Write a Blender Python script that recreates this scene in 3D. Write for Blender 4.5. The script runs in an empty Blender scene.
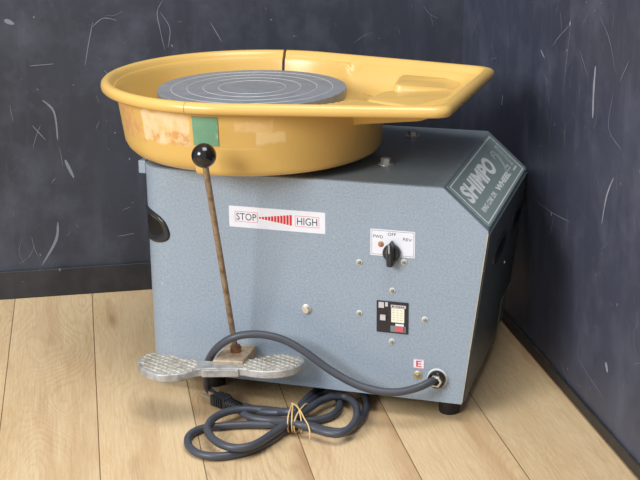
import bpy, bmesh, math, random
from math import sin, cos, pi, atan2, hypot, sqrt, radians
from mathutils import Vector, Matrix
random.seed(7)
S = bpy.context.scene
COL = S.collection

# ------------------------------------------------------------------ helpers
def lin(r, g, b):
    f = lambda c: (c/255/12.92) if c/255 <= .04045 else ((c/255+.055)/1.055)**2.4
    return (f(r), f(g), f(b), 1)

class Mat:
    """small wrapper to build node materials"""
    def __init__(s, name, color=(.8, .8, .8, 1), rough=.5, metal=0, spec=.5, coat=0):
        s.m = bpy.data.materials.new(name); s.m.use_nodes = True
        s.t = s.m.node_tree; s.N = s.t.nodes; s.b = s.N['Principled BSDF']
        s.b.inputs['Base Color'].default_value = color
        s.b.inputs['Roughness'].default_value = rough
        s.b.inputs['Metallic'].default_value = metal
        s.b.inputs['Specular IOR Level'].default_value = spec
        s.b.inputs['Coat Weight'].default_value = coat
        s.co = None
    def n(s, kind, **kw):
        x = s.N.new(kind)
        for k, v in kw.items(): setattr(x, k, v)
        return x
    def link(s, a, b): s.t.links.new(a, b)
    def coord(s, out='Object'):
        if s.co is None: s.co = s.n('ShaderNodeTexCoord')
        return s.co.outputs[out]
    def mapping(s, src, scale=(1, 1, 1), rot=(0, 0, 0), loc=(0, 0, 0)):
        m = s.n('ShaderNodeMapping'); s.link(src, m.inputs['Vector'])
        m.inputs['Scale'].default_value = scale; m.inputs['Rotation'].default_value = rot; m.inputs['Location'].default_value = loc
        return m.outputs[0]
    def noise(s, vec, scale, detail=4, rough=.55, dist=0):
        x = s.n('ShaderNodeTexNoise'); s.link(vec, x.inputs['Vector'])
        x.inputs['Scale'].default_value = scale; x.inputs['Detail'].default_value = detail
        x.inputs['Roughness'].default_value = rough; x.inputs['Distortion'].default_value = dist
        return x.outputs['Fac']
    def ramp(s, fac, stops):
        r = s.n('ShaderNodeValToRGB'); s.link(fac, r.inputs['Fac'])
        e = r.color_ramp.elements
        while len(e) < len(stops): e.new(.5)
        for k, (p, c) in enumerate(stops):
            e[k].position = p
            e[k].color = c if hasattr(c, '__len__') else (c, c, c, 1)
        return r.outputs['Color']
    def val(s, op, a, b=None, c=None, clamp=False):
        m = s.n('ShaderNodeMath', operation=op); m.use_clamp = clamp
        for k, x in enumerate((a, b, c)):
            if x is None: continue
            if isinstance(x, (int, float)): m.inputs[k].default_value = x
            else: s.link(x, m.inputs[k])
        return m.outputs[0]
    def mix(s, fac, a, b, mode='MIX'):
        m = s.n('ShaderNodeMix', data_type='RGBA', blend_type=mode)
        for k, x in ((0, fac), (6, a), (7, b)):
            if isinstance(x, (int, float)): m.inputs[k].default_value = x
            elif isinstance(x, tuple): m.inputs[k].default_value = x
            else: s.link(x, m.inputs[k])
        return m.outputs[2]
    def bump(s, h, strength=.2, dist=.001):
        b = s.n('ShaderNodeBump'); b.inputs['Strength'].default_value = strength; b.inputs['Distance'].default_value = dist
        s.link(h, b.inputs['Height']); s.link(b.outputs[0], s.b.inputs['Normal'])
    def color(s, c): s.link(c, s.b.inputs['Base Color'])
    def rough(s, c): s.link(c, s.b.inputs['Roughness'])

def newmesh(name, verts, faces, mat, parent=None, smooth=True, uvs=None, kind=None, angle=35):
    me = bpy.data.meshes.new(name)
    me.from_pydata([tuple(v) for v in verts], [], faces)
    if uvs:
        l = me.uv_layers.new(name='UVMap')
        for lp in me.loops: l.data[lp.index].uv = uvs[lp.vertex_index]
    return finish(name, me, mat, parent, smooth, kind, angle)

def finish(name, me, mat, parent=None, smooth=True, kind=None, angle=35):
    bm = bmesh.new(); bm.from_mesh(me)
    bmesh.ops.recalc_face_normals(bm, faces=bm.faces[:])
    for f in bm.faces: f.smooth = smooth
    if smooth:
        for e in bm.edges:
            if len(e.link_faces) == 2 and e.calc_face_angle(0) > radians(angle): e.smooth = False
    bm.to_mesh(me); bm.free()
    o = bpy.data.objects.new(name, me); COL.objects.link(o)
    for m in (mat if isinstance(mat, (list, tuple)) else [mat]): me.materials.append(m.m)
    if parent: o.parent = parent
    if kind: o['kind'] = kind
    return o

class MB:
    """collects shapes for ONE mesh"""
    def __init__(s): s.v = []; s.f = []; s.mi = []
    def add(s, v, f, mi=0):
        o = len(s.v); s.v += [Vector(p) for p in v]; s.f += [[i+o for i in q] for q in f]; s.mi += [mi]*len(f)
    def box(s, a, b, M=None, mi=0):
        v = [Vector((x, y, z)) for x in (a[0], b[0]) for y in (a[1], b[1]) for z in (a[2], b[2])]
        if M is not None: v = [M @ p for p in v]
        s.add(v, [(0, 1, 3, 2), (4, 6, 7, 5), (0, 4, 5, 1), (2, 3, 7, 6), (0, 2, 6, 4), (1, 5, 7, 3)], mi)
    def prism(s, poly, z0, z1, M=None, mi=0):
        n = len(poly)
        v = [Vector((x, y, z0)) for x, y in poly]+[Vector((x, y, z1)) for x, y in poly]
        if M is not None: v = [M @ p for p in v]
        s.add(v, [list(range(n))[::-1], list(range(n, 2*n))]+[(i, (i+1) % n, n+(i+1) % n, n+i) for i in range(n)], mi)
    def lathe(s, prof, M=None, n=32, mi=0):
        """prof: list of (r,z), closed at r=0 ends"""
        v = []; f = []; rows = []
        for r, z in prof:
            if r < 1e-6: rows.append([len(v)]); v.append(Vector((0, 0, z)))
            else:
                rows.append(list(range(len(v), len(v)+n)))
                v += [Vector((r*cos(2*pi*k/n), r*sin(2*pi*k/n), z)) for k in range(n)]
        for a, b in zip(rows, rows[1:]):
            for k in range(n):
                q = [a[k % len(a)], a[(k+1) % len(a)], b[(k+1) % len(b)], b[k % len(b)]]
                f.append(list(dict.fromkeys(q)))
        if M is not None: v = [M @ p for p in v]
        s.add(v, [q for q in f if len(q) > 2], mi)
    def tube(s, pts, r, n=10, mi=0, closed=False, cap=True):
        pts = [Vector(p) for p in pts]; N = len(pts)
        T = []
        for k in range(N):
            a = pts[(k-1) % N] if (closed or k > 0) else pts[k]; b = pts[(k+1) % N] if (closed or k < N-1) else pts[k]
            T.append((b-a).normalized())
        up = Vector((0, 0, 1)) if abs(T[0].z) < .9 else Vector((1, 0, 0))
        nrm = (up-T[0]*up.dot(T[0])).normalized()
        v = []; f = []
        for k in range(N):
            nrm = (nrm-T[k]*nrm.dot(T[k])).normalized(); bi = T[k].cross(nrm)
            rr = r[k] if hasattr(r, '__len__') else r
            v += [pts[k]+(nrm*cos(2*pi*j/n)+bi*sin(2*pi*j/n))*rr for j in range(n)]
        for k in range(N if closed else N-1):
            for j in range(n):
                a = k*n; b = ((k+1) % N)*n
                f.append((a+j, a+(j+1) % n, b+(j+1) % n, b+j))
        if cap and not closed: f += [list(range(n))[::-1], [(N-1)*n+j for j in range(n)]]
        s.add(v, f, mi)
    def build(s, name, mat, parent=None, smooth=True, kind=None, angle=35):
        o = newmesh(name, s.v, s.f, mat, parent, smooth, None, kind, angle)
        for p, m in zip(o.data.polygons, s.mi): p.material_index = m
        return o

def bevel(o, w, seg=2, ang=35):
    m = o.modifiers.new('bevel', 'BEVEL'); m.width = w; m.segments = seg; m.limit_method = 'ANGLE'; m.angle_limit = radians(ang)
    for p in o.data.polygons: p.use_smooth = True
    m.harden_normals = True
    return o

def frame(o, x, y):
    """matrix whose local x,y are the given directions, local z = x cross y"""
    x = Vector(x).normalized(); z = x.cross(Vector(y)).normalized(); y = z.cross(x)
    return Matrix(((x.x, y.x, z.x, o[0]), (x.y, y.y, z.y, o[1]), (x.z, y.z, z.z, o[2]), (0, 0, 0, 1)))

def catmull(pts, sub=6, closed=False):
    P = [Vector(p) for p in pts]; n = len(P); out = []
    for i in range(n if closed else n-1):
        g = lambda k: P[k % n] if closed else P[min(max(k, 0), n-1)]
        a, b, c, d = g(i-1), g(i), g(i+1), g(i+2)
        for k in range(sub):
            t = k/sub
            out.append(.5*((2*b)+(c-a)*t+(2*a-5*b+4*c-d)*t*t+(3*b-a-3*c+d)*t**3))
    if not closed: out.append(P[-1])
    return out

def text_mesh(s, bold=0, outline=False):
    """text as mesh data in its own plane, plus its bounding box"""
    cu = bpy.data.curves.new('lettering', 'FONT'); cu.body = s; cu.size = 1; cu.resolution_u = 3
    cu.offset = bold
    if outline: cu.fill_mode = 'NONE'; cu.bevel_depth = .028; cu.bevel_resolution = 0
    ob = bpy.data.objects.new('lettering', cu); COL.objects.link(ob)
    dg = bpy.context.evaluated_depsgraph_get(); dg.update()
    me = bpy.data.meshes.new_from_object(ob.evaluated_get(dg))
    bpy.data.objects.remove(ob)
    xs = [v.co.x for v in me.vertices]; ys = [v.co.y for v in me.vertices]
    V = [v.co.copy() for v in me.vertices]; F = [list(p.vertices) for p in me.polygons]
    bpy.data.meshes.remove(me)
    return V, F, (min(xs), max(xs), min(ys), max(ys))

def put_text(mb, s, x0, x1, y0, y1, M, z=.0006, bold=0, outline=False, shear=0, rot=0, mi=0):
    V, F, (a, b, c, d) = text_mesh(s, bold, outline)
    out = []
    for p in V:
        u = (p.x-a)/(b-a); w = (p.y-c)/(d-c)
        x = x0+u*(x1-x0)+shear*(w-.5)*(y1-y0); y = y0+w*(y1-y0)
        if rot:
            cx, cy = (x0+x1)/2, (y0+y1)/2
            x, y = cx+(x-cx)*cos(rot)-(y-cy)*sin(rot), cy+(x-cx)*sin(rot)+(y-cy)*cos(rot)
        out.append(M @ Vector((x, y, z)))
    mb.add(out, F, mi)

def rect_line(mb, x0, x1, y0, y1, w, M, z0=0, z1=.0004, mi=0):
    for a, b in (((x0, y0), (x1, y0+w)), ((x0, y1-w), (x1, y1)), ((x0, y0+w), (x0+w, y1-w)), ((x1-w, y0+w), (x1, y1-w))):
        mb.box((a[0], a[1], z0), (b[0], b[1], z1), M, mi)

def rrect(x0, x1, y0, y1, r, n=5):
    out = []
    for cx, cy, a in ((x1-r, y1-r, 0), (x0+r, y1-r, 90), (x0+r, y0+r, 180), (x1-r, y0+r, 270)):
        for k in range(n+1):
            t = radians(a+90*k/n); out.append((cx+r*cos(t), cy+r*sin(t)))
    return out

# ------------------------------------------------------------------ materials
def paint_mat(name, base, dark, rough=.38, metal=0.0):
    m = Mat(name, rough=rough, metal=metal)
    c = m.coord()
    n1 = m.noise(c, 330, 2, .5); n2 = m.noise(c, 9, 4, .6); n3 = m.noise(c, 60, 3, .6)
    col = m.mix(m.ramp(n1, [(.35, 0.0), (.65, 1.0)]), dark, base)
    col = m.mix(m.ramp(n2, [(.4, 0.0), (.75, .22)]), col, tuple(x*1.12 for x in base[:3])+(1,))
    chips = m.ramp(m.noise(c, 140, 2, .4), [(.755, 0.0), (.775, .55)])
    col = m.mix(chips, col, lin(205, 205, 200))
    m.color(col)
    m.rough(m.val('MULTIPLY_ADD', n3, .2, rough-.1))
    m.bump(n1, .22, .0006)
    return m
M_front = paint_mat('hammered_blue_grey_paint', lin(149, 164, 181), lin(133, 149, 167))
M_shell = paint_mat('smooth_grey_paint', lin(122, 134, 142), lin(110, 122, 131), .36)
M_side = paint_mat('shaded_grey_side_paint', lin(78, 88, 94), lin(69, 79, 86), .42)  # body paint darkened: shade of the side facing away from the light

def pan_mat(name, left):
    m = Mat(name, rough=.27, spec=.5)
    c = m.coord()
    base = lin(214, 177, 102)
    col = m.mix(m.ramp(m.noise(c, 14, 4, .6), [(.35, 0.0), (.8, .5)]), base, lin(205, 166, 90))
    speck = m.ramp(m.noise(c, 220, 2, .5), [(.74, 0.0), (.78, .6)])
    col = m.mix(speck, col, lin(238, 214, 160))
    uv = m.n('ShaderNodeUVMap'); sep = m.n('ShaderNodeSeparateXYZ'); m.link(uv.outputs[0], sep.inputs[0])
    u, v = sep.outputs[0], sep.outputs[1]          # u = angle in degrees/100, v = height in decimetres
    nz = m.noise(c, 38, 5, .65)
    def patch(u0, u1, v0, v1, soft=.004, wob=.025):
        du = m.val('MULTIPLY_ADD', nz, wob, u)
        dv = m.val('MULTIPLY_ADD', nz, wob*.9, v)
        s = lambda a, e, sgn: m.val('MULTIPLY_ADD', a, sgn/soft, -sgn*e/soft, clamp=True)
        q = m.val('MULTIPLY', s(du, u0+wob/2, 1), s(du, u1+wob/2, -1))
        r = m.val('MULTIPLY', s(dv, v0+wob/2, 1), s(dv, v1+wob/2, -1))
        return m.val('MULTIPLY', q, r)
    blot = m.ramp(m.noise(c, 60, 5, .7), [(.45, 0.0), (.6, 1.0)])
    blot2 = m.ramp(m.noise(m.mapping(c, loc=(3, 1, 2)), 50, 5, .7), [(.47, 0.0), (.6, 1.0)])
    flat = m.ramp(m.noise(m.mapping(c, loc=(1, 5, 2)), 45, 5, .7), [(.3, 0.25), (.55, .95)])
    if left:
        p1 = patch(2.18, 2.395, .420, .4725)          # pinkish glue stains near the left end
        col = m.mix(m.val('MULTIPLY', p1, m.val('MULTIPLY', blot, .85)), col, lin(206, 150, 110))
        p2 = patch(2.385, 2.64, .4250, .4760)         # pale paper left from a torn label
        col = m.mix(m.val('MULTIPLY', p2, flat), col, lin(228, 205, 165))
        p3 = patch(2.44, 2.64, .4235, .449)
        col = m.mix(m.val('MULTIPLY', p3, m.val('MULTIPLY', blot2, .85)), col, lin(205, 150, 88))
    else:
        p1 = patch(-.775, -.62, .4500, .4700)
        col = m.mix(m.val('MULTIPLY', p1, m.val('MULTIPLY', flat, .55)), col, lin(232, 200, 150))
        p2 = patch(-.690, -.570, .4310, .4540)
        col = m.mix(m.val('MULTIPLY', p2, .65), col, lin(232, 204, 150))
        p3 = patch(-.835, -.67, .4265, .4290, .002, .004)
        col = m.mix(m.val('MULTIPLY', p3, .5), col, lin(240, 215, 160))
    m.color(col)
    m.bump(m.noise(c, 120, 3, .5), .04, .0006)
    return m
M_panL, M_panR = pan_mat('ochre_plastic_stained', True), pan_mat('ochre_plastic', False)

M_head = Mat('turned_aluminium', rough=.42, metal=.35)
def head_nodes(m):
    c = m.coord(); sep = m.n('ShaderNodeSeparateXYZ'); m.link(c, sep.inputs[0])
    r = m.val('SQRT', m.val('ADD', m.val('MULTIPLY', sep.outputs[0], sep.outputs[0]), m.val('MULTIPLY', sep.outputs[1], sep.outputs[1])))
    cmb = m.n('ShaderNodeCombineXYZ'); m.link(r, cmb.inputs[0])
    rings = m.noise(cmb.outputs[0], 420, 3, .7)
    smear = m.noise(c, 22, 5, .6, 1.5)
    col = m.mix(rings, lin(128, 133, 142), lin(158, 163, 172))
    col = m.mix(m.ramp(smear, [(.4, 0.0), (.75, .45)]), col, lin(176, 178, 182))
    m.color(col); m.rough(m.val('MULTIPLY_ADD', smear, .25, .3)); m.bump(rings, .12, .0005)
head_nodes(M_head)
M_ring = Mat('pale_turning_line', lin(196, 198, 196), .55, .2)
M_black = Mat('black_phenolic', lin(16, 16, 18), .16, 0, .5, .3)
M_grip = Mat('black_moulded_grip', lin(38, 41, 45), .28)
M_grip.bump(M_grip.noise(M_grip.coord(), 90, 3), .15, .001)
M_cup = Mat('shaded_black_grip_cup', lin(16, 17, 19), .5, 0, .3)  # darker than the ring; recess shade put into the colour
M_rubber = Mat('black_rubber', lin(22, 22, 24), .55)
M_cord = Mat('grey_cord_sheath', lin(66, 70, 80), .42)
M_cord.bump(M_cord.noise(M_cord.coord(), 60, 3), .12, .001)
M_plug = Mat('black_plug', lin(34, 36, 42), .45)
M_metal = Mat('zinc_steel', lin(206, 204, 196), .34, .6)
M_prong = Mat('bright_prong', lin(190, 186, 176), .3, .9)
M_washer = Mat('ivory_washer', lin(203, 207, 203), .6, .1)
M_screw = Mat('dull_screw', lin(150, 146, 138), .45, .5)
M_brass = Mat('dull_brass', lin(186, 172, 128), .4, .6)
M_white = Mat('white_label', lin(232, 234, 242), .45)
M_white.color(M_white.mix(M_white.ramp(M_white.noise(M_white.coord(), 60, 4), [(.45, 0.0), (.8, .5)]), lin(224, 228, 240), lin(206, 210, 224)))
M_red = Mat('red_print', lin(206, 34, 40), .5)
M_ink = Mat('dark_print', lin(44, 46, 62), .5)
M_name = Mat('grey_green_nameplate', lin(138, 155, 157), .35)
M_letter = Mat('silver_lettering', lin(236, 242, 245), .42, 0)
M_breaker = Mat('black_breaker', lin(34, 34, 40), .4)
M_pale = Mat('ivory_breaker_label', lin(232, 232, 214), .5)
M_toggle = Mat('grey_toggle', lin(196, 192, 200), .45)
M_button = Mat('red_test_button', lin(206, 92, 104), .45)
M_tape = Mat('green_tape', rough=.5)
def tape_nodes(m):
    c = m.coord()
    wear = m.ramp(m.noise(m.mapping(c, scale=(1, 1, .35)), 90, 5, .7), [(.56, 0.0), (.64, .8)])
    m.color(m.mix(wear, m.mix(m.noise(c, 40, 4), lin(96, 146, 118), lin(118, 164, 134)), lin(196, 196, 150)))
tape_nodes(M_tape)
M_band = Mat('tan_rubber', lin(214, 182, 128), .5)

def rust_mat(name, a, b, c3, sc=60, rough=.6, metal=.3):
    m = Mat(name, rough=rough, metal=metal); c = m.coord()
    n = m.noise(c, sc, 5, .7)
    m.color(m.ramp(n, [(.3, a), (.5, b), (.7, c3)])); m.bump(m.noise(c, sc*5, 3), .3, .0006)
    return m
M_rod = rust_mat('rusty_steel_rod', lin(104, 84, 66), lin(146, 126, 104), lin(174, 160, 140), 70, .5, .35)
M_collar = rust_mat('rusty_brown_collar', lin(86, 52, 38), lin(126, 84, 60), lin(160, 124, 96), 90)
M_bracket = rust_mat('worn_painted_bracket', lin(140, 112, 84), lin(178, 158, 132), lin(194, 184, 164), 60)
M_pedal = rust_mat('worn_cast_aluminium', lin(134, 130, 124), lin(172, 174, 176), lin(196, 198, 200), 50, .45, .35)
M_tread = rust_mat('worn_tread', lin(146, 138, 120), lin(190, 184, 168), lin(214, 212, 204), 60, .5, .25)

def wall_mat(name, base, dark, light):
    m = Mat(name, rough=.5, spec=.4); c = m.coord()
    big = m.noise(c, 2.2, 5, .6, .4); mid = m.noise(c, 11, 6, .65)
    col = m.mix(m.ramp(big, [(.3, 0.0), (.7, 1.0)]), dark, base)
    streak = m.noise(m.mapping(c, scale=(9, 9, 1.6)), 3, 5, .6)
    col = m.mix(m.ramp(streak, [(.5, 0.0), (.8, .3)]), col, light)
    col = m.mix(m.ramp(mid, [(.48, 0.0), (.75, .4)]), col, light)
    dust = m.noise(c, 55, 6, .75, .8)
    col = m.mix(m.ramp(dust, [(.6, 0.0), (.78, .4)]), col, light)
    sp = m.ramp(m.noise(c, 95, 2, .3), [(.78, 0.0), (.80, .45)])
    col = m.mix(sp, col, lin(150, 152, 160))
    m.color(col)
    m.rough(m.ramp(mid, [(.3, .42), (.75, .62)]))
    m.bump(m.noise(c, 130, 4, .6), .08, .0015)
    return m
M_wall = wall_mat('charcoal_board_back', lin(55, 59, 71), lin(45, 48, 58), lin(88, 92, 106))
M_wallR = wall_mat('charcoal_board_right', lin(66, 70, 87), lin(54, 58, 74), lin(98, 102, 120))
M_base = wall_mat('black_baseboard', lin(42, 43, 48), lin(33, 34, 38), lin(70, 70, 74))
M_baseR = wall_mat('dusty_black_baseboard', lin(44, 43, 43), lin(32, 32, 34), lin(86, 78, 68))
M_chalk = Mat('pale_scuff', lin(138, 142, 154), .7)
M_gouge = Mat('grey_scuff', lin(112, 116, 129), .7)

# wood floor
TH = .4747441311
DB = Vector((cos(TH), sin(TH), 0)); DR = Vector((sin(TH), -cos(TH), 0)); WC = Vector((.36858652, .72576070, 0))
def floor_mat():
    m = Mat('oak_plank_floor', rough=.42, spec=.4)
    geo = m.n('ShaderNodeNewGeometry')
    # across the planks (u) and along them (w)
    def dot(vec):
        d = m.n('ShaderNodeVectorMath', operation='DOT_PRODUCT'); m.link(geo.outputs['Position'], d.inputs[0]); d.inputs[1].default_value = vec
        return d.outputs['Value']
    u = dot(tuple(DB)); w = dot(tuple(DR))
    q = m.val('MULTIPLY_ADD', u, 1/.1475, .0836/.1475)       # plank coordinate
    idx = m.val('FLOOR', q); fr = m.val('SUBTRACT', q, idx)
    rnd = m.n('ShaderNodeTexWhiteNoise', noise_dimensions='1D'); m.link(idx, rnd.inputs['W'])
    off = m.val('MULTIPLY', rnd.outputs['Value'], 17.3)
    cv = m.n('ShaderNodeCombineXYZ'); m.link(u, cv.inputs[0]); m.link(m.val('ADD', w, off), cv.inputs[1]); m.link(off, cv.inputs[2])
    v = cv.outputs[0]
    # cathedral grain: contour lines of a stretched noise
    fld = m.noise(m.mapping(v, scale=(5.5, 1.5, 1)), 1.0, 2.5, .45, .3)
    fine0 = m.noise(m.mapping(v, scale=(60, 9, 1)), 3, 3, .6)
    ph = m.val('ADD', m.val('MULTIPLY', fld, 360.0), m.val('MULTIPLY', fine0, 4.0))
    ring = m.val('MULTIPLY_ADD', m.val('SINE', ph), .5, .5)
    fibre = m.noise(m.mapping(v, scale=(170, 9, 1)), 3, 4, .65)
    broad = m.noise(m.mapping(v, scale=(7, 1.8, 1)), 1.5, 4, .6)
    col = m.mix(m.ramp(broad, [(.3, 0.0), (.72, 1.0)]), lin(200, 172, 130), lin(219, 195, 156))
    r2 = m.n('ShaderNodeTexWhiteNoise', noise_dimensions='1D'); m.link(m.val('MULTIPLY_ADD', idx, 3.7, 11.3), r2.inputs['W'])
    area_ = m.ramp(m.noise(m.mapping(v, scale=(6, 1.3, 1)), 1.3, 2, .5), [(.38, .25), (.62, 1.0)])
    amt = m.val('MULTIPLY', m.val('MULTIPLY_ADD', r2.outputs['Value'], .26, .16), area_)
    broken = m.ramp(m.noise(m.mapping(v, scale=(120, 30, 1)), 3, 2, .6), [(.35, .35), (.6, 1.0)])
    col = m.mix(m.val('MULTIPLY', m.val('MULTIPLY', m.ramp(ring, [(.45, 0.0), (1.0, 1.0)]), amt), broken), col, lin(160, 122, 82))
    long_ = m.noise(m.mapping(v, scale=(110, 4, 1)), 3, 5, .7)
    col = m.mix(m.val('MULTIPLY', m.ramp(long_, [(.48, 0.0), (.72, 1.0)]), .42), col, lin(176, 142, 102))
    col = m.mix(m.val('MULTIPLY', m.ramp(fibre, [(.46, 0.0), (.7, 1.0)]), .40), col, lin(230, 212, 180))
    streak = m.ramp(m.noise(m.mapping(v, scale=(11, .9, 1)), 1.6, 3, .55), [(.52, 0.0), (.74, .6)])
    col = m.mix(streak, col, lin(172, 132, 94))
    knot = m.ramp(m.noise(m.mapping(v, scale=(13, 3.2, 1)), 1.0, 2, .5), [(.64, 0.0), (.74, .6)])
    col = m.mix(knot, col, lin(150, 110, 76))
    tint = m.val('MULTIPLY_ADD', rnd.outputs['Value'], .10, .95)
    hs = m.n('ShaderNodeHueSaturation'); m.link(col, hs.inputs['Color']); m.link(tint, hs.inputs['Value'])
    edge = m.val('MINIMUM', fr, m.val('SUBTRACT', 1.0, fr))
    seam = m.val('LESS_THAN', edge, .0050)
    m.color(m.mix(seam, hs.outputs[0], lin(112, 86, 60)))
    hgt = m.val('SUBTRACT', m.val('MULTIPLY', fibre, .25), m.val('MULTIPLY', seam, 1.0))
    m.bump(hgt, .25, .0012)
    return m
M_floor = floor_mat()

# ------------------------------------------------------------------ room
def wall_quad(name, p0, d, n, length, h, thick, mat, z0=0):
    """slab standing on the floor, its room face through p0 along d; n points out of the room"""
    mb = MB(); M = frame(p0, d, n)      # local x along, y outwards, z up or down
    s = 1 if M.to_3x3().col[2].z > 0 else -1
    mb.box((0, 0, s*z0), (length, thick, s*h), M)
    return mb.build(name, mat, smooth=False, kind='structure')

fl = MB(); fl.prism([(-3.2, -4.0), (3.6, -4.0), (3.6, 2.6), (-3.2, 2.6)], -.05, 0)
floor = fl.build('floor', M_floor, smooth=False, kind='structure'); floor['label'] = 'pale oak plank floor'; floor['category'] = 'floor'
wb = wall_quad('wall_back', WC-DB*2.9, DB, -DR, 2.9, 1.9, .05, M_wall)
wb['label'] = 'scuffed charcoal back wall'; wb['category'] = 'wall'
wr = wall_quad('wall_right', WC-DR*.05, DR, DB, 2.9, 1.9, .05, M_wallR)
wr['label'] = 'scratched charcoal wall at right'; wr['category'] = 'wall'
bb = wall_quad('baseboard_back', WC-DB*2.9-(-DR)*.008, DB, -DR, 2.89, .0565, .008, M_base)
bevel(bb, .002); bb['label'] = 'black baseboard along the back wall'; bb['category'] = 'baseboard'
br = wall_quad('baseboard_right', WC-DB*.005+DR*.0085, DR, DB, 2.8, .019, .005, M_baseR)
bevel(br, .0015); br['label'] = 'low dusty black baseboard along the right wall'; br['category'] = 'baseboard'

def strokes(parent, name, P0, D, outward, lst, mat):
    """thin scuffs lying on a wall; each is a list of (along, height) with a width"""
    mb = MB()
    for pts, wd in lst:
        P = catmull([(a, z, 0) for a, z in pts], 5); n = len(P)
        L = []; R = []
        for k, p in enumerate(P):
            t = (P[min(k+1, n-1)]-P[max(k-1, 0)]).normalized(); nn = Vector((-t.y, t.x, 0))
            ww = wd*(.15+.85*sin(pi*(k+.3)/(n-.4))**.6)*random.uniform(.7, 1.15)*.5
            L.append(p+nn*ww); R.append(p-nn*ww)
        v = [P0+D*q.x+Vector((0, 0, q.y))-outward*.0006 for q in L+R]
        mb.add(v, [(k, k+1, n+k+1, n+k) for k in range(n-1)])
    o = mb.build(name, mat, parent, smooth=False); o['kind'] = 'structure'
    return o
BACKM = [[(-.578, .565), (-.59, .543), (-.586, .509), (-.579, .472)], [(-.585, .543), (-.568, .512), (-.573, .475)],
         [(-.709, .529), (-.72, .486), (-.728, .449)], [(-.694, .439), (-.67, .407)], [(-.833, .34), (-.81, .31)],
         [(-.829, .452), (-.785, .454)], [(-.492, .521), (-.471, .482)], [(-.686, .112), (-.655, .116)], [(-.71, .52), (-.69, .535), (-.665, .53)]]
BACKW = [([(-.799, .148), (-.805, .112), (-.835, .063)], .005), ([(-.868, .538), (-.851, .53)], .008), ([(-.811, .387), (-.791, .363), (-.788, .309)], .004),
         ([(-.777, .27), (-.763, .234)], .006)]
def scratches(n, a0, a1, z0, z1):
    out = []
    for _ in range(n):
        a, z = random.uniform(a0, a1), random.uniform(z0, z1)
        l = random.uniform(.008, .05)*random.choice((.5, 1, 1)); t = random.gauss(pi/2, .45) if random.random() < .75 else random.uniform(0, pi)
        b = random.uniform(-.15, .15)*l
        out.append(([(a, z), (a+cos(t)*l*.5-sin(t)*b, z+sin(t)*l*.5+cos(t)*b), (a+cos(t)*l, z+sin(t)*l)], random.uniform(.0005, .0011)))
    return out
strokes(wb, 'scuff_marks', WC, DB, -DR, [(p, .0016) for p in BACKM]+scratches(60, -1.0, .0, .06, .75), M_gouge)
strokes(wb, 'chalk_marks', WC, DB, -DR, BACKW, M_gouge)
RM = [[(.572, .618), (.577, .582), (.567, .523), (.557, .469)], [(.577, .582), (.532, .557), (.503, .537)], [(.532, .594), (.54, .568)],
      [(.689, .61), (.73, .582), (.758, .542)], [(.755, .513), (.745, .459), (.795, .439)], [(.575, .431), (.573, .385)], [(.619, .55), (.656, .517)],
      [(.45, .27), (.53, .272), (.613, .28)], [(.546, .272), (.528, .231)], [(.679, .112), (.684, .077), (.797, .056)], [(.472, .485), (.493, .473)],
      [(.109, .532), (.049, .476)], [(.187, .494), (.201, .478)], [(.6, .042), (.648, .019)], [(.803, .566), (.774, .53)], [(.60, .30), (.605, .25)], [(.50, .42), (.51, .38)]]
strokes(wr, 'scuff_marks', WC, DR, DB, [(p, .0017) for p in RM]+scratches(110, .05, 1.1, .03, .75), M_gouge)
strokes(wr, 'chalk_marks', WC, DR, DB, [([(.684, .537), (.682, .501), (.684, .46)], .008), ([(.784, .115), (.794, .103)], .008), ([(.773, .393), (.752, .36), (.74, .315)], .004),
        ([(.577, .585), (.572, .580)], .006), ([(.261, .411), (.257, .392)], .004), ([(.53, .272), (.532, .266)], .004), ([(.449, .522), (.469, .512)], .003)], M_chalk)

# ------------------------------------------------------------------ the pottery wheel
W, H, D, ZB = .5535, .37174, .3790, .03375
CX, CZ = .0685, .0608
ZT = H-CZ
FR = .1195
RC = .06                                             # big rounding of the left front corner
def xr(z):                                           # right edge at height z
    if z <= ZT: return W-FR*(ZT-z)
    return W-CX*(z-ZT)/CZ
wheel = bpy.data.objects.new('pottery_wheel', None); COL.objects.link(wheel)
wheel.location = (.27, .18, 0)
wheel['label'] = 'grey-blue electric potter\'s wheel machine with foot pedal, speed lever and power cord'
wheel['category'] = 'pottery wheel'
wheel.empty_display_size = .1
bpy.context.view_layer.update()
def P(o):
    """parent while keeping world coordinates of the mesh"""
    o.parent = wheel; o.matrix_parent_inverse = wheel.matrix_world.inverted(); return o
def sub(o, p):
    o.parent = p; return o

def ring_pts(z, off):
    """outline of the housing at height z, shrunk by off; starts at the back left, runs round the front"""
    x0 = off-.0055; y0 = off; x1 = xr(z)-off; y1 = D-off; r = RC-off
    pts = [(x0, y1)]
    for k in range(13):
        a = pi+pi/2*k/12; pts.append((x0+r+r*cos(a), y0+r+r*sin(a)))
    pts += [(x1, y0), (x1, y1)]
    return pts
rows = []; zs = [ZB, ZT, H]
v = []; f = []
for z in zs:
    rows.append(len(v)); v += [(x, y, z) for x, y in ring_pts(z, .0016)]
n = len(ring_pts(ZB, 0))
for a, b in zip(rows, rows[1:]):
    f += [(a+i, a+(i+1) % n, b+(i+1) % n, b+i) for i in range(n)]
f += [list(range(n))[::-1], list(range(rows[2], rows[2]+n))]
housing = P(bevel(newmesh('housing', v, f, M_shell, smooth=True), .003, 3))

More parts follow.
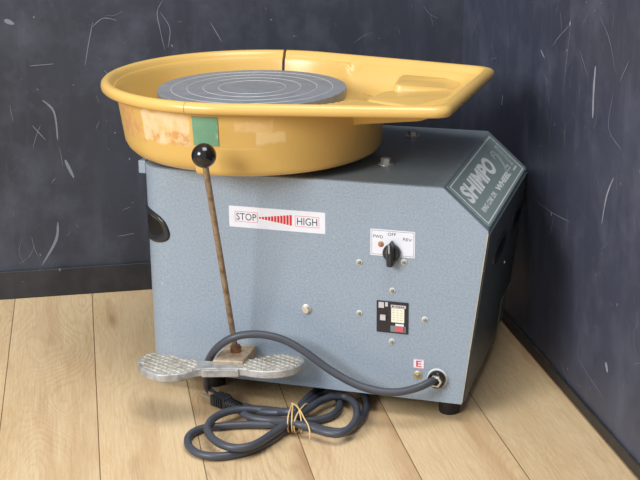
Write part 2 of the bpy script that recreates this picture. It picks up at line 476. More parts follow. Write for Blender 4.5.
# front sheet with the rounded left corner, standing a touch proud of the housing
def front_path(z, off):
    x0 = off-.0055; r = RC-off; pts = [(x0, .13)]
    for k in range(13):
        a = pi+pi/2*k/12; pts.append((x0+r+r*cos(a), off+r+r*sin(a)))
    pts.append((xr(z)-.0012, off)); return pts
v = []; f = []; k0 = []
lv = [ZB-.001, ZT-.001, H-.0015]
for off in (0, .0022):
    for z in lv:
        k0.append(len(v)); v += [(x, y, z) for x, y in front_path(z, off)]
n = len(front_path(ZB, 0))
for g in (0, 3):
    for j in (0, 1):
        a, b = k0[g+j], k0[g+j+1]; f += [(a+i, a+i+1, b+i+1, b+i) for i in range(n-1)]
for j in (0, 1):
    for i in (0, n-1): f.append((k0[j]+i, k0[j+1]+i, k0[j+4]+i, k0[j+3]+i))
for a, b in ((k0[0], k0[3]), (k0[2], k0[5])): f += [(a+i, a+i+1, b+i+1, b+i) for i in range(n-1)]
front = P(bevel(newmesh('front_panel', v, f, M_front, smooth=True), .0007, 2))
front['label'] = 'light blue-grey hammered front panel'

# lid overhang at the left end
mb = MB(); mb.box((-.0125, .034, H-.0205), (.000, D-.004, H+.0005))
P(bevel(mb.build('lid_skirt', M_front), .0015))

# right side sheet with a notch at the lower back corner
mb = MB()
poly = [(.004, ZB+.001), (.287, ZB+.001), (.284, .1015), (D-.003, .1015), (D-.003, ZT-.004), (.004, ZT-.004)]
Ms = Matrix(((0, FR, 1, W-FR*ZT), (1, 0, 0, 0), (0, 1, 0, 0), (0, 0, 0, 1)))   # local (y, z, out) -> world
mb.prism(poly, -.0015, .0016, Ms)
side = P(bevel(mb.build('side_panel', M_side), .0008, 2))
side['label'] = 'grey right side panel, coloured dark for shade, with a cut-out at the lower back'

M_worn = Mat('worn_bare_edge', lin(190, 180, 158), .5, .2)
mb = MB()
for a, b in (((.2862, ZB+.001), (.2874, .080)), ((.2832, .080), (.2844, .1015)), ((.284, .1010), (D-.003, .1019))):
    mb.box((a[0], a[1], .0010), (b[0], b[1], .0019), Ms)
we = mb.build('worn_edge', M_worn, smooth=False); we.parent = side
we['label'] = 'bare metal edge of the cut-out'
mb = MB(); n_ = 30
for k in range(n_):
    za, zb_ = ZB+.002+(ZT-ZB-.006)*k/n_, ZB+.002+(ZT-ZB-.006)*(k+1)/n_
    w0 = .0003+.0010*random.random()
    mb.add([(xr(za)-.0012-w0, -.0002, za), (xr(za)-.0009, -.0002, za), (xr(zb_)-.0009, -.0002, zb_), (xr(zb_)-.0012-w0, -.0002, zb_),
            (xr(za)-.0012-w0, .0008, za), (xr(za)-.0009, .0008, za), (xr(zb_)-.0009, .0008, zb_), (xr(zb_)-.0012-w0, .0008, zb_)],
           [(0, 1, 2, 3), (7, 6, 5, 4), (0, 4, 5, 1), (1, 5, 6, 2), (2, 6, 7, 3), (3, 7, 4, 0)])
mb.build('worn_edge', M_worn, smooth=False).parent = front

# rubber feet
for x, y in ((.4915, .042), (.102, .042), (.102, D-.05), (.478, D-.05)):
    mb = MB(); mb.lathe([(0, 0), (.0150, 0), (.0162, .002), (.0166, .030), (.0150, ZB+.001), (0, ZB+.001)], Matrix.Translation((x, y, 0)), 28)
    P(mb.build('foot', M_rubber, angle=50))

# carry grips: a raised black ring round a near-flat cup, coloured darker like a shaded recess
def grip(mapf, hl, hh, slant=0.0):
    def stad(a, w, h):
        # superellipse-like slot outline
        c, s = cos(a), sin(a); e = .72
        return (w*abs(c)**e*(1 if c > 0 else -1), h*abs(s)**e*(1 if s > 0 else -1))
    mb = MB(); prof = [(0, -.0012), (-.0008, .0018), (-.0030, .0034), (-.0060, .0034), (-.0088, .0018), (-.0115, .0006)]
    N = 40; v = []; f = []
    for d, hgt in prof:
        for k in range(N):
            a = 2*pi*k/N; s_, z_ = stad(a, hl+d, hh+d); v.append(mapf(s_+slant*z_, z_, hgt))
    for j in range(len(prof)-1):
        f += [(j*N+k, j*N+(k+1) % N, (j+1)*N+(k+1) % N, (j+1)*N+k) for k in range(N)]
    mb.add(v, f)
    o = P(mb.build('carry_grip', M_grip, angle=80))
    # near-flat cup: grid of shrinking rings
    mb = MB(); v = []; f = []; R = 8
    for j in range(R):
        t = 1-j/R
        for k in range(N):
            a = 2*pi*k/N; s_, z_ = stad(a, (hl-.010)*t, (hh-.010)*t)
            v.append(mapf(s_+slant*z_, z_, .0004+.0014*(1-t)))
    v.append(mapf(0, 0, .0020))
    for j in range(R-1):
        f += [(j*N+k, j*N+(k+1) % N, (j+1)*N+(k+1) % N, (j+1)*N+k) for k in range(N)]
    f += [((R-1)*N+k, (R-1)*N+(k+1) % N, R*N) for k in range(N)]
    mb.add(v, f); cup = mb.build('grip_cup', M_cup, angle=80); cup.parent = o
    return o
ARC = RC*pi/2
def left_map(s0, z0):
    def g(s, z, h):
        s += s0; z += z0                              # s = 0 where the rounding meets the flat front, growing to the left
        X = -.0055
        if s < 0: return (X+RC-s, -h, z)
        a = -pi/2-min(s, ARC)/RC
        p = Vector((X+RC+(RC+h)*cos(a), RC+(RC+h)*sin(a), z))
        if s > ARC: p = Vector((X-h, RC+s-ARC, z))
        return p
    return g
grip(left_map(.066, .2738), .0615, .0272, .34)
def side_map(y0, z0):
    def g(s, z, h): return Ms @ Vector((y0+s, z0+z, .0016+h))
    return g
grip(side_map(.131, .2455), .052, .021)
grip(side_map(.292, .2475), .048, .021)

# fasteners
MF = frame((0, 0, 0), (1, 0, 0), (0, 0, 1))           # local x right, y up, z towards the viewer
def fastener(x, z, rw=.0048, rs=.0028, wm=M_washer, name='screw'):
    mb = MB()
    mb.lathe([(0, -.0004), (rw, -.0004), (rw, .0008), (rw*.9, .0013), (0, .0013)], MF @ Matrix.Translation((x, z, 0)), 20)
    o = P(mb.build(name, wm, angle=50))
    mb = MB()
    mb.lathe([(rs, .001), (rs, .0024), (rs*.75, .0034), (rs*.3, .0036), (0, .0033)], MF @ Matrix.Translation((x, z, 0)), 16)
    h = mb.build('screw_head', M_screw, angle=50); h.parent = o
    return o
for x, z in ((.3585, .2471), (.4098, .2066), (.3584, .1652), (.4602, .1652), (.4096, .1242), (.4271, .2532)): fastener(x, z)
fastener(.3917, .2784, .0046, .0022, rust_mat('rusty_washer', lin(150, 96, 60), lin(184, 130, 90), lin(200, 160, 120), 120))
e = fastener(.4507, .0737, .0070, .0038, M_brass); e['label'] = 'brass earth screw under the red letter'

def hexbolt(M, r=.0075, h=.007, rw=.0105, wz=.0016):
    mb = MB(); mb.lathe([(0, -.0003), (rw, -.0003), (rw, wz*.8), (rw*.93, wz), (0, wz)], M, 28)
    o = P(mb.build('washer_bolt', M_metal, angle=50))
    mb = MB(); mb.lathe([(0, wz*.5), (r, wz*.5), (r, wz+h*.85), (r*.86, wz+h), (0, wz+h)], M, 6)
    hd = mb.build('bolt_head', M_metal, smooth=False); hd.parent = o
    return o
hexbolt(MF @ Matrix.Translation((.2739, .1632, 0)), .0062, .0045, .0078)
for x, y in ((.3704, .1121), (.3679, .3065)): hexbolt(Matrix.Translation((x, y, H)) @ Matrix.Rotation(.35, 4, 'Z'), .0083, .0085, .0125)

# speed label: STOP > HIGH
mb = MB(); mb.prism(rrect(.1515, .3055, .2868, .3202, .0012), .0002, .0005, MF)
lab = P(mb.build('speed_label', M_white, smooth=False)); lab['label'] = 'white speed label with a red wedge between STOP and HIGH'
lx = lambda t: .1515+.154*t
mb = MB(); rect_line(mb, lx(.063), lx(.30), .2958, .3122, .0005, MF, .0005, .0007); rect_line(mb, lx(.69), lx(.937), .2952, .3122, .0005, MF, .0005, .0007)
for k in range(11):
    t0 = .315+.35*(k/11); hh = .0008+.0078*((k+.6)/11)**1.05
    mb.box((lx(t0), .3042-hh, .0005), (lx(t0+.0235), .3042+hh, .0007), MF)
mb.build('red_print', M_red, smooth=False).parent = lab
mb = MB(); put_text(mb, 'STOP', lx(.078), lx(.287), .2985, .3096, MF, .0007); mb.build('lettering', M_ink, smooth=False).parent = lab
mb = MB(); put_text(mb, 'HIGH', lx(.712), lx(.918), .2980, .3096, MF, .0007); mb.build('lettering', M_ink, smooth=False).parent = lab

# rotary switch with its plate
mb = MB(); mb.prism(rrect(.3755, .4437, .2603, .3014, .0012), .0002, .0005, MF)
pl = P(mb.build('switch_plate', M_white, smooth=False)); pl['label'] = 'white plate marked FWD, OFF and REV'
mb = MB(); rect_line(mb, .3775, .4420, .2622, .2996, .0004, MF, .0005, .0007)
put_text(mb, 'OFF', .4022, .4146, .2925, .2972, MF, .0007); put_text(mb, 'FWD', .3800, .3946, .2878, .2922, MF, .0007, rot=-.06)
put_text(mb, 'REV', .4255, .4385, .2862, .2906, MF, .0007, rot=-.1)
mb.build('lettering', M_ink, smooth=False).parent = pl
mb = MB(); C0 = MF @ Matrix.Translation((.4088, .2668, 0))
mb.lathe([(0, .0003), (.0128, .0003), (.0136, .0015), (.0134, .0062), (.0118, .0085), (0, .0085)], C0, 36)
grip_poly = [(0, .0195), (.0030, .0150), (.0062, .004), (.0058, -.006), (.0048, -.0172), (.0035, -.0185), (-.0035, -.0185), (-.0048, -.0172), (-.0058, -.006), (-.0062, .004), (-.0030, .0150)]
mb.prism(grip_poly, .0015, .0155, C0)
tp = [(x*.55, y*.92) for x, y in grip_poly]
mb.add([C0 @ Vector((x, y, .0155)) for x, y in grip_poly]+[C0 @ Vector((x, y, .0195)) for x, y in tp],
       [(i, (i+1) % 11, 11+(i+1) % 11, 11+i) for i in range(11)]+[list(range(11, 22))])
kn = P(bevel(mb.build('rotary_switch', M_grip), .0006, 2)); kn['label'] = 'black pointer knob set to OFF'
mb = MB(); mb.box((-.0005, .004, .0193), (.0005, .0172, .0198), C0); mb.build('pointer_line', M_white, smooth=False).parent = kn

# circuit breaker
mb = MB(); mb.prism(rrect(.3858, .4346, .1388, .1892, .0008), .0002, .0022, MF)
bk = P(bevel(mb.build('circuit_breaker', M_breaker), .0004, 1)); bk['label'] = 'black circuit breaker with ivory label and red button'
bx = lambda p: .3858+(p-36)/374*.0488
bz = lambda p: .1892-(p-44)/398*.0504
def bb_(a, b, z0, z1, name, m, par=bk):
    q = MB(); q.box((bx(a[0]), bz(b[1]), z0), (bx(b[0]), bz(a[1]), z1), MF)
    o = q.build(name, m, smooth=False); o.parent = par; return o
bb_((62, 58), (126, 128), .002, .0036, 'toggle', M_toggle); bb_((140, 54), (172, 106), .002, .0034, 'toggle', M_toggle)
bb_((78, 176), (160, 206), .002, .0026, 'slot', M_black)
bb_((84, 216), (148, 280), .002, .0055, 'toggle', M_toggle)
rl = bb_((212, 122), (366, 300), .002, .0028, 'rating_label', M_pale)
bb_((206, 80), (384, 116), .002, .0027, 'maker_strip', M_toggle)
bb_((262, 316), (362, 344), .002, .0028, 'white_strip', M_white)
bb_((204, 346), (384, 424), .002, .0025, 'button_bezel', Mat('grey_bezel', lin(120, 128, 136), .45))
q = MB(); q.box((bx(266), bz(410), .0025), (bx(362), bz(350), .0048), MF); o = q.build('test_button', M_button, smooth=False); o.parent = bk
mb = MB()
for k in range(5):
    for j in range(3): mb.box((bx(226+j*46), bz(150+k*30), .0028), (bx(226+j*46+30), bz(144+k*30), .0029), MF)
mb.build('fine_print', Mat('faint_print', lin(170, 172, 168), .6), smooth=False).parent = bk
mb = MB(); mb.box((bx(222), bz(108), .0027), (bx(240), bz(88), .0029), MF)
for k in range(5): mb.box((bx(262+k*22), bz(106), .0027), (bx(276+k*22), bz(92), .0029), MF)
mb.build('dark_marks', M_breaker, smooth=False).parent = bk

# earth label
mb = MB(); mb.box((.4432, .0852, .0002), (.4602, .0998, .0005), MF)
el = P(mb.build('earth_label', M_white, smooth=False)); el['label'] = 'small white label with a red letter E'
mb = MB(); rect_line(mb, .4432, .4602, .0852, .0998, .0010, MF, .0005, .0007, 0)
mb.build('border', Mat('pink_print', lin(236, 170, 178), .5), smooth=False).parent = el
mb = MB(); put_text(mb, 'E', .4478, .4560, .0874, .0974, MF, .0007, .012); mb.build('lettering', M_red, smooth=False).parent = el

# cable gland
CG = MF @ Matrix.Translation((.4808, .0722, 0))
mb = MB(); mb.lathe([(.0158, -.0003), (.0158, .0012), (.0150, .0018), (.0085, .0018)], CG, 28)
gl = P(mb.build('cable_gland', M_washer, angle=50))
mb = MB(); mb.lathe([(.0135, .001), (.0138, .0085), (.0120, .0110), (.0088, .0110)], CG, 28)
mb.build('gland_ring', M_black, angle=50).parent = gl
mb = MB(); mb.lathe([(.0098, .0095), (.0098, .0150), (.0066, .0158)], CG, 6)
mb.build('gland_nut', M_metal, smooth=False).parent = gl

# nameplate on the chamfer: local x runs to the back, y up the slope
up = Vector((-CX, 0, CZ)).normalized()
MN = frame((W, 0, ZT), (0, 1, 0), up)
MN = Matrix.Translation(MN.to_3x3().col[2]*.0002) @ MN
mb = MB(); mb.prism(rrect(.012, .3585, .0035, .0890, .003), -.0006, .0003, MN)
npl = P(mb.build('nameplate', M_name, smooth=False)); npl['label'] = 'grey-green nameplate with silver lettering on the sloped corner'
mb = MB(); rect_line(mb, .020, .3505, .0070, .0858, .0016, MN, .0003, .0006)
mb.build('border', M_letter, smooth=False).parent = npl
mb = MB()
put_text(mb, 'SHIMPO', .036, .2500, .0415, .0735, MN, .0005, .045, shear=.15)
mb.build('maker_lettering', M_letter, smooth=False).parent = npl
mb = MB(); put_text(mb, 'WHEEL', .1660, .2790, .0190, .0292, MN, .0005, .05)
for s_, a, b in (('RING', .046, .079), ('CONE', .086, .119), ('DR', .127, .150)): put_text(mb, s_, a, b, .0200, .0288, MN, .0005, .03)
mb.build('small_lettering', M_letter, smooth=False).parent = npl
mb = MB(); put_text(mb, '21', .2740, .3330, .0255, .0690, MN, .0005, 0, True, shear=.15)
put_text(mb, '21', .2800, .3290, .0290, .0655, MN, .0003, -.01, False, shear=.15, mi=1)
for k in range(5): mb.box((.306+k*.006, .0180, .0003), (.3095+k*.006, .0215, .0006), MN)
mb.build('model_number', [M_letter, Mat('pale_grey_fill', lin(176, 190, 192), .4)], smooth=False).parent = npl

# small screw on the side panel
mb = MB(); mb.lathe([(.0026, -.0004), (.0026, .001), (.0018, .0018), (0, .002)], Ms @ Matrix.Translation((.2334, .187, .0016)), 14)
P(mb.build('screw', M_metal, angle=50))

# ------------------------------------------------------------------ wheel head on its shaft
WX, WY, WZ = .14608, .13192, .4780
mb = MB()
mb.lathe([(0, H-.001), (.021, H-.001), (.021, .440), (.045, .442), (.045, .462), (.1480, .4625), (.1500, .4640), (.1500, .4768), (.1492, .4780), (.1490, .4780), (0, .4780)], Matrix.Translation((0, 0, 0)), 96)
hd = mb.build('wheel_head', M_head, angle=30)
hd.location = (WX, WY, 0)
P(hd); hd['label'] = 'flat round aluminium wheel head with turned rings'
mb = MB()
for r in (.0533, .0776, .1030, .1281):
    w = .0005; v = []; N = 128
    for q, z in ((r-w, .4780), (r-w*.4, .4783), (r+w*.4, .4783), (r+w, .4780)):
        v += [(q*cos(2*pi*k/N), q*sin(2*pi*k/N), z) for k in range(N)]
    mb.add(v, [(j*N+k, j*N+(k+1) % N, (j+1)*N+(k+1) % N, (j+1)*N+k) for j in range(3) for k in range(N)])
mb.build('turned_rings', M_ring).parent = hd

# ------------------------------------------------------------------ splash pan with its tray
pan = bpy.data.objects.new('splash_pan', None); COL.objects.link(pan)
pan.location = (WX, WY, H); pan.empty_display_size = .1
pan['label'] = 'ochre yellow plastic splash pan with a side tray sitting on top of the grey machine'
pan['category'] = 'splash pan'
AX = radians(-1.7); BETA = radians(12); RO = .2366; TX = .3580
def smin(a, b, k):
    h = max(k-abs(a-b), 0)/k
    return min(a, b)-h*h*k*.25
def Ro(phi, d=0.0):
    """distance from the wheel axis to the pan outline, inset by d"""
    a = phi-AX
    c, s = cos(a), abs(sin(a))
    R = RO-d
    den = c*sin(BETA)+s*cos(BETA)
    t0 = RO-d                                         # the round bowl
    if c < sin(BETA)*1.0001: return t0
    t1 = R/den
    t3 = (TX-d)/c if c > .05 else 99
    return smin(t1, t3, .030) if t3 < 5 else t1
def ss(x): x = max(0.0, min(1.0, x)); return x*x*(3-2*x)
ZB0 = .3840; ZU = .4828; WR = .2140
def wall_r(z, rb=.2065):
    return rb+(WR-rb)*(z-.395)/(ZU-.395)
def half_profile(phi, left):
    rb, rc = (.2045, .030) if left else (.2060, .011)
    deg = math.degrees(math.remainder(phi-AX, 2*pi))
    t = ss((deg+24.8)/2.2)*ss((64-deg)/8)             # tray trough under the rim
    ca = cos(phi-AX)
    under = lambda r: .4440+.0315*max(0, min(1, (r*ca-.19)/.15))
    out = [(.034, H+.0006), (.080, H+.0006), (.088, ZB0), (rb-rc, ZB0)]
    for k in range(1, 6):
        a = pi/2*k/5; out.append((rb-rc+rc*sin(a), ZB0+rc-rc*cos(a)))
    z0, r0 = out[-1][1], out[-1][0]
    za = ZU+(under(.214)-ZU)*t
    ra = wall_r(za)
    for k in (1, 2, 3): out.append((r0+(ra-r0)*k/3, z0+(za-z0)*k/3))
    rq = max(Ro(phi, .046), ra+.0004); out.append((rq, ZU+(under(rq)-ZU)*t))
    out.append((max(Ro(phi, .0155), ra+.0008), ZU+.0004))
    for d, z in ((.0080, ZU-.0004), (.0030, ZU+.0003), (.0006, ZU+.0030), (0, ZU+.0070), (.0008, .4945), (.0040, .4978), (.0085, .4993), (.0130, .4986), (.0165, .4960), (.0185, .4910)):
        out.append((Ro(phi, d), z))
    ri = Ro(phi, .0200)
    N = 26; r1 = .150
    for k in range(N+1):
        u = k/N
        r = ri+(r1-ri)*(u**1.35)
        d = ri-r
        wz = .4220+.0658*max(0, min(1, (r-.1995)/.0145))                    # plain bowl wall with a ledge behind the rim
        base = .4220+(under(r)+.0050-.4220)*ss((r-.165)/.065)
        z = wz*(1-t)+max(base, .4220)*t
        z = z+(.4880-z)*(math.exp(-d/.0045)*(1-t)+(ss(1-d/.034)*.97+.03*math.exp(-d/.002))*t)
        out.append((r, z))
    out += [(.088, .4180), (.060, .4120), (.034, .4120)]
    return out
def pan_half(phi0, phi1, n, left, extra=None):
    v = []; f = []; uv = []
    m = None
    for k in range(n+1):
        ph = phi0+(phi1-phi0)*k/n
        pr = half_profile(ph, left); m = len(pr)
        for r, z in pr:
            v.append((r*cos(ph), r*sin(ph), z-H)); uv.append((math.degrees(ph)/100, z))
    for k in range(n):
        for j in range(m):
            j2 = (j+1) % m
            f.append((k*m+j, k*m+j2, (k+1)*m+j2, (k+1)*m+j))
    f.append(list(range(m))[::-1]); f.append([n*m+j for j in range(m)])
    if extra:
        for ev, ef in extra:
            o = len(v); v += ev; f += [[i+o for i in q] for q in ef]; uv += [(0, .4)]*len(ev)
    o = newmesh('pan_half', v, f, M_panL if left else M_panR, None, True, uv, None, 50)
    o.parent = pan
    return o
# raised steps on the tray floor (corners in world x, y; rounded by bevelled edges)
def step(top, z_top, foot, z_foot):
    T = [Vector((x-WX, y-WY, z-H)) for (x, y), z in zip(top, z_top)]
    F = [Vector((x-WX, y-WY, z-H)) for (x, y), z in zip(foot, z_foot)]
    def rounded(P):                                   # cut every corner with a short arc
        out = []; n = len(P)
        for i in range(n):
            p, q, r = P[i-1], P[i], P[(i+1) % n]
            a = q.lerp(p, min(.4, .014/(p-q).length)); c = q.lerp(r, min(.4, .014/(r-q).length))
            for k in range(6):
                t = k/5; out.append(a*(1-t)**2+q*2*t*(1-t)+c*t*t)
        return out
    T, F = rounded(T), rounded(F); n = len(T); cen = sum(T, Vector())/n
    rows = [F, [f.lerp(t, .55) for f, t in zip(F, T)], [f.lerp(t, .88) for f, t in zip(F, T)], [Vector(((t+(cen-t)*.035).x, (t+(cen-t)*.035).y, t.z)) for t in T]]
    rows[2] = [Vector((p.x, p.y, f.z+(t.z-f.z)*.93)) for p, f, t in zip(rows[2], F, T)]
    v = [tuple(p) for R in rows for p in R]; f = [list(range(3*n, 4*n))]
    for j in range(3): f += [(j*n+i, j*n+(i+1) % n, (j+1)*n+(i+1) % n, (j+1)*n+i) for i in range(n)]
    return v, f
STEPS = [
    step([(.3430, .0990), (.3480, .1350), (.3560, .1660), (.4300, .2200), (.4720, .1500), (.4230, .0700)], [.4745, .4750, .4755, .4720, .4785, .4740],
         [(.3330, .0840), (.3350, .1350), (.3420, .1740), (.4300, .2300), (.4760, .1500), (.4250, .0620)], [.4560, .4540, .4540, .4680, .4770, .4680]),
    step([(.3680, .1720), (.3580, .2600), (.4620, .2880), (.4520, .2130)], [.4845, .4845, .4755, .4745],
         [(.3650, .1610), (.3470, .2640), (.4640, .2920), (.4580, .2050)], [.4700, .4600, .4735, .4725]),
]
L2 = pan_half(radians(95.5), radians(265.4), 110, True)
L2['label'] = 'stained left half of the yellow pan'
R2 = pan_half(radians(-94.4), radians(94.2), 200, False, STEPS)
R2['label'] = 'right half of the yellow pan with the tool tray'
# green tape on the outside of the right half, by the joint
v = []; f = []; uv = []; NA, NZ = 10, 8
for th in (0, 1):
    for a in range(NA+1):
        ph = radians(-94.3+(10.6)*a/NA)
        for b in range(NZ+1):
            z = .4320+.0430*b/NZ
            r = wall_r(z, .2060)+(.0012 if th == 0 else .0002)
            v.append((r*cos(ph), r*sin(ph), z-H))
    o_ = th*(NA+1)*(NZ+1)
    f += [(o_+a*(NZ+1)+b, o_+(a+1)*(NZ+1)+b, o_+(a+1)*(NZ+1)+b+1, o_+a*(NZ+1)+b+1) for a in range(NA) for b in range(NZ)]
tp = newmesh('tape_patch', v, f, M_tape); tp.parent = R2; tp['label'] = 'worn green tape patch'

# ------------------------------------------------------------------ pedal, bracket and speed lever
PED = [(.0319, -.1004), (.0295, -.0785), (.0374, -.0637), (.067, -.0659), (.0972, -.072), (.1307, -.0687), (.1827, -.0542), (.2023, -.0406), (.2276, -.019), (.2521, -.0093),
       (.2704, -.0154), (.2795, -.0312), (.2758, -.0524), (.261, -.0704), (.2381, -.0827), (.21, -.0846), (.1935, -.0834), (.1356, -.1015), (.1166, -.1245), (.0876, -.1384), (.0634, -.1316), (.0445, -.1191)]
PZ = .0895
pp = [(p.x, p.y) for p in catmull([(x, y, 0) for x, y in PED], 4, True)]
mb = MB(); mb.prism(pp, PZ-.0135, PZ)
ped = P(bevel(mb.build('foot_pedal', M_pedal), .0025, 2, 50)); ped['label'] = 'cast aluminium bow-tie foot pedal with diamond tread'
# rectangular rib across the waist, at the front
ex = Vector((.1935-.1356, -.0834+.1015, 0)).normalized(); ey = Vector((-ex.y, ex.x, 0))
MR = frame((.1356, -.1015, PZ), ex, ey)
mb = MB(); mb.box((.002, -.0028, -.0135), (.0585, .0060, -.0010), MR); rb_ = bevel(mb.build('waist_rib', M_pedal), .0015, 2); rb_.parent = ped
# diamond tread: thin ridges clipped to the two lobes
def clip_line(p, d, poly):
    ts = []
    for i in range(len(poly)):
        a, b = Vector(poly[i]), Vector(poly[(i+1) % len(poly)])
        e_ = b-a; den = d.x*e_.y-d.y*e_.x
        if abs(den) < 1e-9: continue
        w_ = a-p; t = (w_.x*e_.y-w_.y*e_.x)/den; u = (w_.x*d.y-w_.y*d.x)/den
        if 0 <= u < 1: ts.append(t)
    ts.sort(); return [(ts[k], ts[k+1]) for k in range(0, len(ts)-1, 2)]
ctr = Vector((.157, -.072)); sh = [(ctr.x+(x-ctr.x)*.965, ctr.y+(y-ctr.y)*.93) for x, y in pp]
lobes = (MB(), MB()); e2 = Vector((ex.x, ex.y))
for ang in (40, -40):
    d = Vector((e2.x*cos(radians(ang))-e2.y*sin(radians(ang)), e2.x*sin(radians(ang))+e2.y*cos(radians(ang)))); nn = Vector((-d.y, d.x))
    for k in range(-26, 27):
        p0 = ctr+nn*k*.0092
        for t0, t1 in clip_line(p0, d, sh):
            # keep only the lobes: cut away the waist band
            segs = []; N = 40; run = None
            for j in range(N+1):
                t = t0+(t1-t0)*j/N; s_ = (p0+d*t-ctr).dot(e2)
                ok = abs(s_) > .036
                if ok and run is None: run = t
                if (not ok or j == N) and run is not None: segs.append((run, t)); run = None
            for a, b in segs:
                if b-a < .005: continue
                A, B = p0+d*a, p0+d*b; w = nn*.0013; w2 = nn*.0006; mb = lobes[(A-ctr).dot(e2) > 0]
                mb.add([(A-w).to_3d()+Vector((0, 0, PZ-.0002)), (A+w).to_3d()+Vector((0, 0, PZ-.0002)), (A+w2).to_3d()+Vector((0, 0, PZ+.0010)), (A-w2).to_3d()+Vector((0, 0, PZ+.0010)),
                        (B-w).to_3d()+Vector((0, 0, PZ-.0002)), (B+w).to_3d()+Vector((0, 0, PZ-.0002)), (B+w2).to_3d()+Vector((0, 0, PZ+.0010)), (B-w2).to_3d()+Vector((0, 0, PZ+.0010))],
                       [(0, 1, 2, 3), (7, 6, 5, 4), (0, 4, 5, 1), (1, 5, 6, 2), (2, 6, 7, 3), (3, 7, 4, 0)])
for mb in lobes: mb.build('diamond_tread', M_tread, smooth=False).parent = ped

bx0 = [(.1479, -.074), (.1505, -.0384), (.160, .006), (.190, .010), (.1876, -.0196), (.1928, -.066)]
mb = MB(); mb.prism([(.146, -.0760), (.1935, -.0690), (.1905, -.0010), (.1430, -.0010)], .0745, .0945)
bk2 = P(bevel(mb.build('pedal_bracket', M_bracket), .0022, 2)); bk2['label'] = 'worn tan steel block joining the pedal to the machine'
rod0 = Vector((.1688, -.0345, .0940)); rod1 = Vector((.1660, -.1290, .4310))
mb = MB(); mb.lathe([(0, 0), (.0082, 0), (.0086, .001), (.0086, .009), (.0070, .0115), (0, .0115)], Matrix.Translation((rod0.x, rod0.y, .0940)), 24)
col_ = mb.build('rod_collar', M_collar, angle=50); col_.parent = bk2
mb = MB(); mb.tube([rod0, rod0.lerp(rod1, .5), rod1], .0046, 16)
lev = P(mb.build('speed_lever', M_rod, angle=60)); lev['label'] = 'rusty steel lever rod with a black ball knob'
mb = MB(); d_ = (rod1-rod0).normalized(); ball = Vector((.1667, -.1297, .4310))
prof = [(0, -.0178)]+[(.0178*sin(pi*k/20), -.0178*cos(pi*k/20)) for k in range(1, 20)]+[(0, .0178)]
mb.lathe(prof, frame(ball, (1, 0, 0), (0, d_.z, -d_.y)), 36)
kb = mb.build('lever_knob', M_black, angle=80); kb.parent = lev; kb['label'] = 'glossy black ball knob'

# ------------------------------------------------------------------ power cord
CORD = [(.481, -.004, .0724), (.4752, -.02, .0744), (.4585, -.034, .0686), (.4298, -.042, .0612), (.3998, -.046, .061), (.3642, -.047, .0686), (.325, -.047, .0869), (.2859, -.048, .1124), (.255, -.05, .1285), (.2252, -.056, .1366), (.1983, -.062, .1369), (.1753, -.066, .1302), (.1528, -.064, .1138), (.1348, -.054, .0912), (.1208, -.04, .0653), (.1159, -.03, .0417), (.1097, -.0130, .017), (.1234, -.0156, .007), (.1542, -.0383, .007), (.1904, -.0546, .012), (.2227, -.0713, .016), (.2533, -.0752, .02), (.2756, -.0648, .024), (.278, -.0371, .022), (.2774, .0111, .016), (.2834, .0567, .01), (.3, .0804, .008), (.3241, .0789, .008), (.3468, .0569, .008), (.3646, .0187, .008), (.3716, -.0283, .008), (.3677, -.0657, .008), (.3549, -.0867, .007), (.3303, -.0883, .007), (.3039, -.0841, .009), (.2844, -.0828, .01), (.2724, -.0998, .008), (.2638, -.135, .007), (.249, -.1731, .007), (.2275, -.199, .007), (.1997, -.2151, .007), (.1699, -.2104, .007), (.1482, -.1882, .007), (.1397, -.1598, .007), (.1487, -.1344, .007), (.1747, -.1181, .007), (.2109, -.1025, .007), (.2497, -.0937, .008), (.2747, -.0823, .011), (.2899, -.0701, .009), (.3086, -.0586, .007), (.3237, -.0396, .007), (.3281, -.0104, .007), (.3193, .0198, .007), (.3007, .0382, .007), (.2857, .0216, .009), (.2837, -.0246, .018), (.2834, -.0689, .026), (.27, -.0819, .026), (.2385, -.0697, .019), (.2034, -.0718, .018), (.177, -.0889, .019), (.1616, -.1168, .018), (.1657, -.1535, .019), (.1844, -.1827, .019), (.21, -.2007, .019), (.2351, -.2018, .019), (.253, -.1835, .019), (.2634, -.1425, .017), (.274, -.1088, .019), (.2837, -.0802, .022), (.2919, -.0557, .022), (.2997, -.0185, .019), (.3148, .0073, .018), (.3344, .0131, .017), (.3545, -.0097, .016), (.3673, -.0471, .016), (.3699, -.0901, .018), (.3616, -.1151, .018), (.3427, -.1187, .018), (.3169, -.1104, .018), (.2966, -.1102, .021), (.2785, -.1029, .021), (.2464, -.0932, .014), (.2163, -.0901, .012), (.194, -.078, .012), (.179, -.0597, .012)]
mb = MB(); mb.tube(catmull(CORD, 5), .0060, 12)
cord = P(mb.build('power_cord', M_cord, angle=60)); cord['label'] = 'grey rubber power cord arching over the pedal and coiled on the floor'
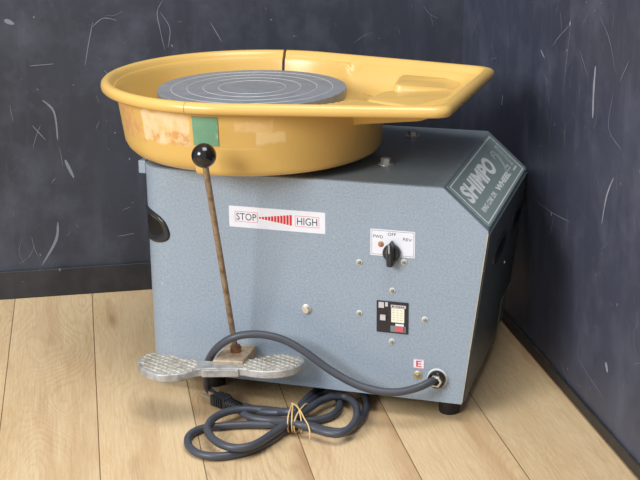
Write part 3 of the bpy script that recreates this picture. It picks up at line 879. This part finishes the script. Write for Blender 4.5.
# plug at the end: ribbed relief, body, prongs
a = Vector((.1812, -.0600, .0125)); b = Vector((.1180, -.0290, .0115)); dx = (b-a).normalized()
MP = frame(a, dx, Vector((0, 0, 1)).cross(dx))
mb = MB()
mb.tube([MP @ Vector((x, 0, 0)) for x in (-.004, .006, .016, .026)], [.0066, .0074, .0084, .0092], 14)
for k in range(5): mb.tube([MP @ Vector((.001+k*.005, 0, 0)), MP @ Vector((.0035+k*.005, 0, 0))], .0089+k*.0003, 14)
mb.prism([(.024, -.0090), (.052, -.0118), (.056, -.0105), (.056, .0105), (.052, .0118), (.024, .0090)], -.0085, .0085, MP)
for k in range(4): mb.box((.030+k*.005, -.0123, -.0078), (.0325+k*.005, .0123, .0092), MP)
pg = P(bevel(mb.build('plug', M_plug), .0008, 1, 50)); pg['label'] = 'black two-pin mains plug lying on the floor'
for s in (-1, 1):
    q = MB(); q.box((.055, s*.0062-.0010, -.0035), (.077, s*.0062+.0010, .0035), MP)
    q.build('prong', M_prong, smooth=False).parent = pg

# ------------------------------------------------------------------ rubber band round the coil
def loop(c0, ax, w, h, tilt, z0):
    """upright loop hugging the cord bundle; ax is the direction along the bundle"""
    ax = Vector(ax).normalized(); sd = Vector((-ax.y, ax.x, 0)); out = []
    for k in range(28):
        t = 2*pi*k/28
        x, z = w*abs(cos(t))**.7*(1 if cos(t) > 0 else -1), h*abs(sin(t))**.8*(1 if sin(t) > 0 else -1)
        out.append(Vector(c0)+sd*x+ax*tilt*x*1.0+Vector((0, 0, max(z0+h+z, .0025))))
    return out
mb = MB()
bax = Vector((.93, .36, 0))
for c0, w, h, tilt in (((.2735, -.0840, 0), .0285, .0165, .22), ((.2765, -.0835, 0), .0285, .0170, .10), ((.2850, -.0820, 0), .0290, .0165, -.10), ((.2890, -.0800, 0), .0300, .0162, .42)):
    mb.tube(loop(c0, bax, w, h, tilt, .0012), .00115, 8, closed=True)
mb.tube(catmull([(.2700, -.0690, .0345), (.2780, -.0760, .0360), (.2900, -.0900, .0355), (.3020, -.1060, .0305), (.3110, -.1155, .0250), (.3160, -.1230, .0170), (.3165, -.1250, .0070)], 5), .00115, 8)
bnd = mb.build('rubber_band', M_band, angle=80)
bnd['label'] = 'tan rubber band twisted round the coiled cord on the floor'; bnd['category'] = 'rubber band'

# ------------------------------------------------------------------ light, camera
def area(name, loc, target, size, size_y, power, color):
    l = bpy.data.lights.new(name, 'AREA'); l.shape = 'RECTANGLE'; l.size = size; l.size_y = size_y; l.energy = power; l.color = color
    o = bpy.data.objects.new(name, l); COL.objects.link(o); o.location = loc
    o.rotation_euler = (Vector(target)-Vector(loc)).to_track_quat('-Z', 'Y').to_euler()
    return o
area('window_light', (-1.3, -2.9, 1.9), (.2, .1, .25), 1.4, 1.2, 114, (1.0, .985, .96))
area('ceiling_light', (.7, -.5, 2.6), (.4, .1, 0), 1.3, 1.3, 48, (1.0, .98, .95))
wd = bpy.data.worlds.new('World'); S.world = wd; wd.use_nodes = True
bg = wd.node_tree.nodes['Background']; bg.inputs[0].default_value = (.93, .96, 1.0, 1); bg.inputs[1].default_value = .62

cam = bpy.data.cameras.new('camera'); co = bpy.data.objects.new('camera', cam); COL.objects.link(co)
cam.sensor_width = 36; cam.sensor_fit = 'HORIZONTAL'; cam.lens = 1314.341*36/640; cam.clip_start = .05
R = ((.95639763, -.07979158, .28095709), (.29189416, .29429140, -.91004965), (-.01006895, .95237906, .30475030))
co.matrix_world = Matrix(((R[0][0], R[0][1], R[0][2], .8538103), (R[1][0], R[1][1], R[1][2], -1.8042210), (R[2][0], R[2][1], R[2][2], .8808440), (0, 0, 0, 1)))
S.camera = co
S.view_settings.view_transform = 'Standard'; S.view_settings.look = 'None'
S.view_settings.exposure = 0; S.view_settings.gamma = 1; S.view_settings.use_curve_mapping = False
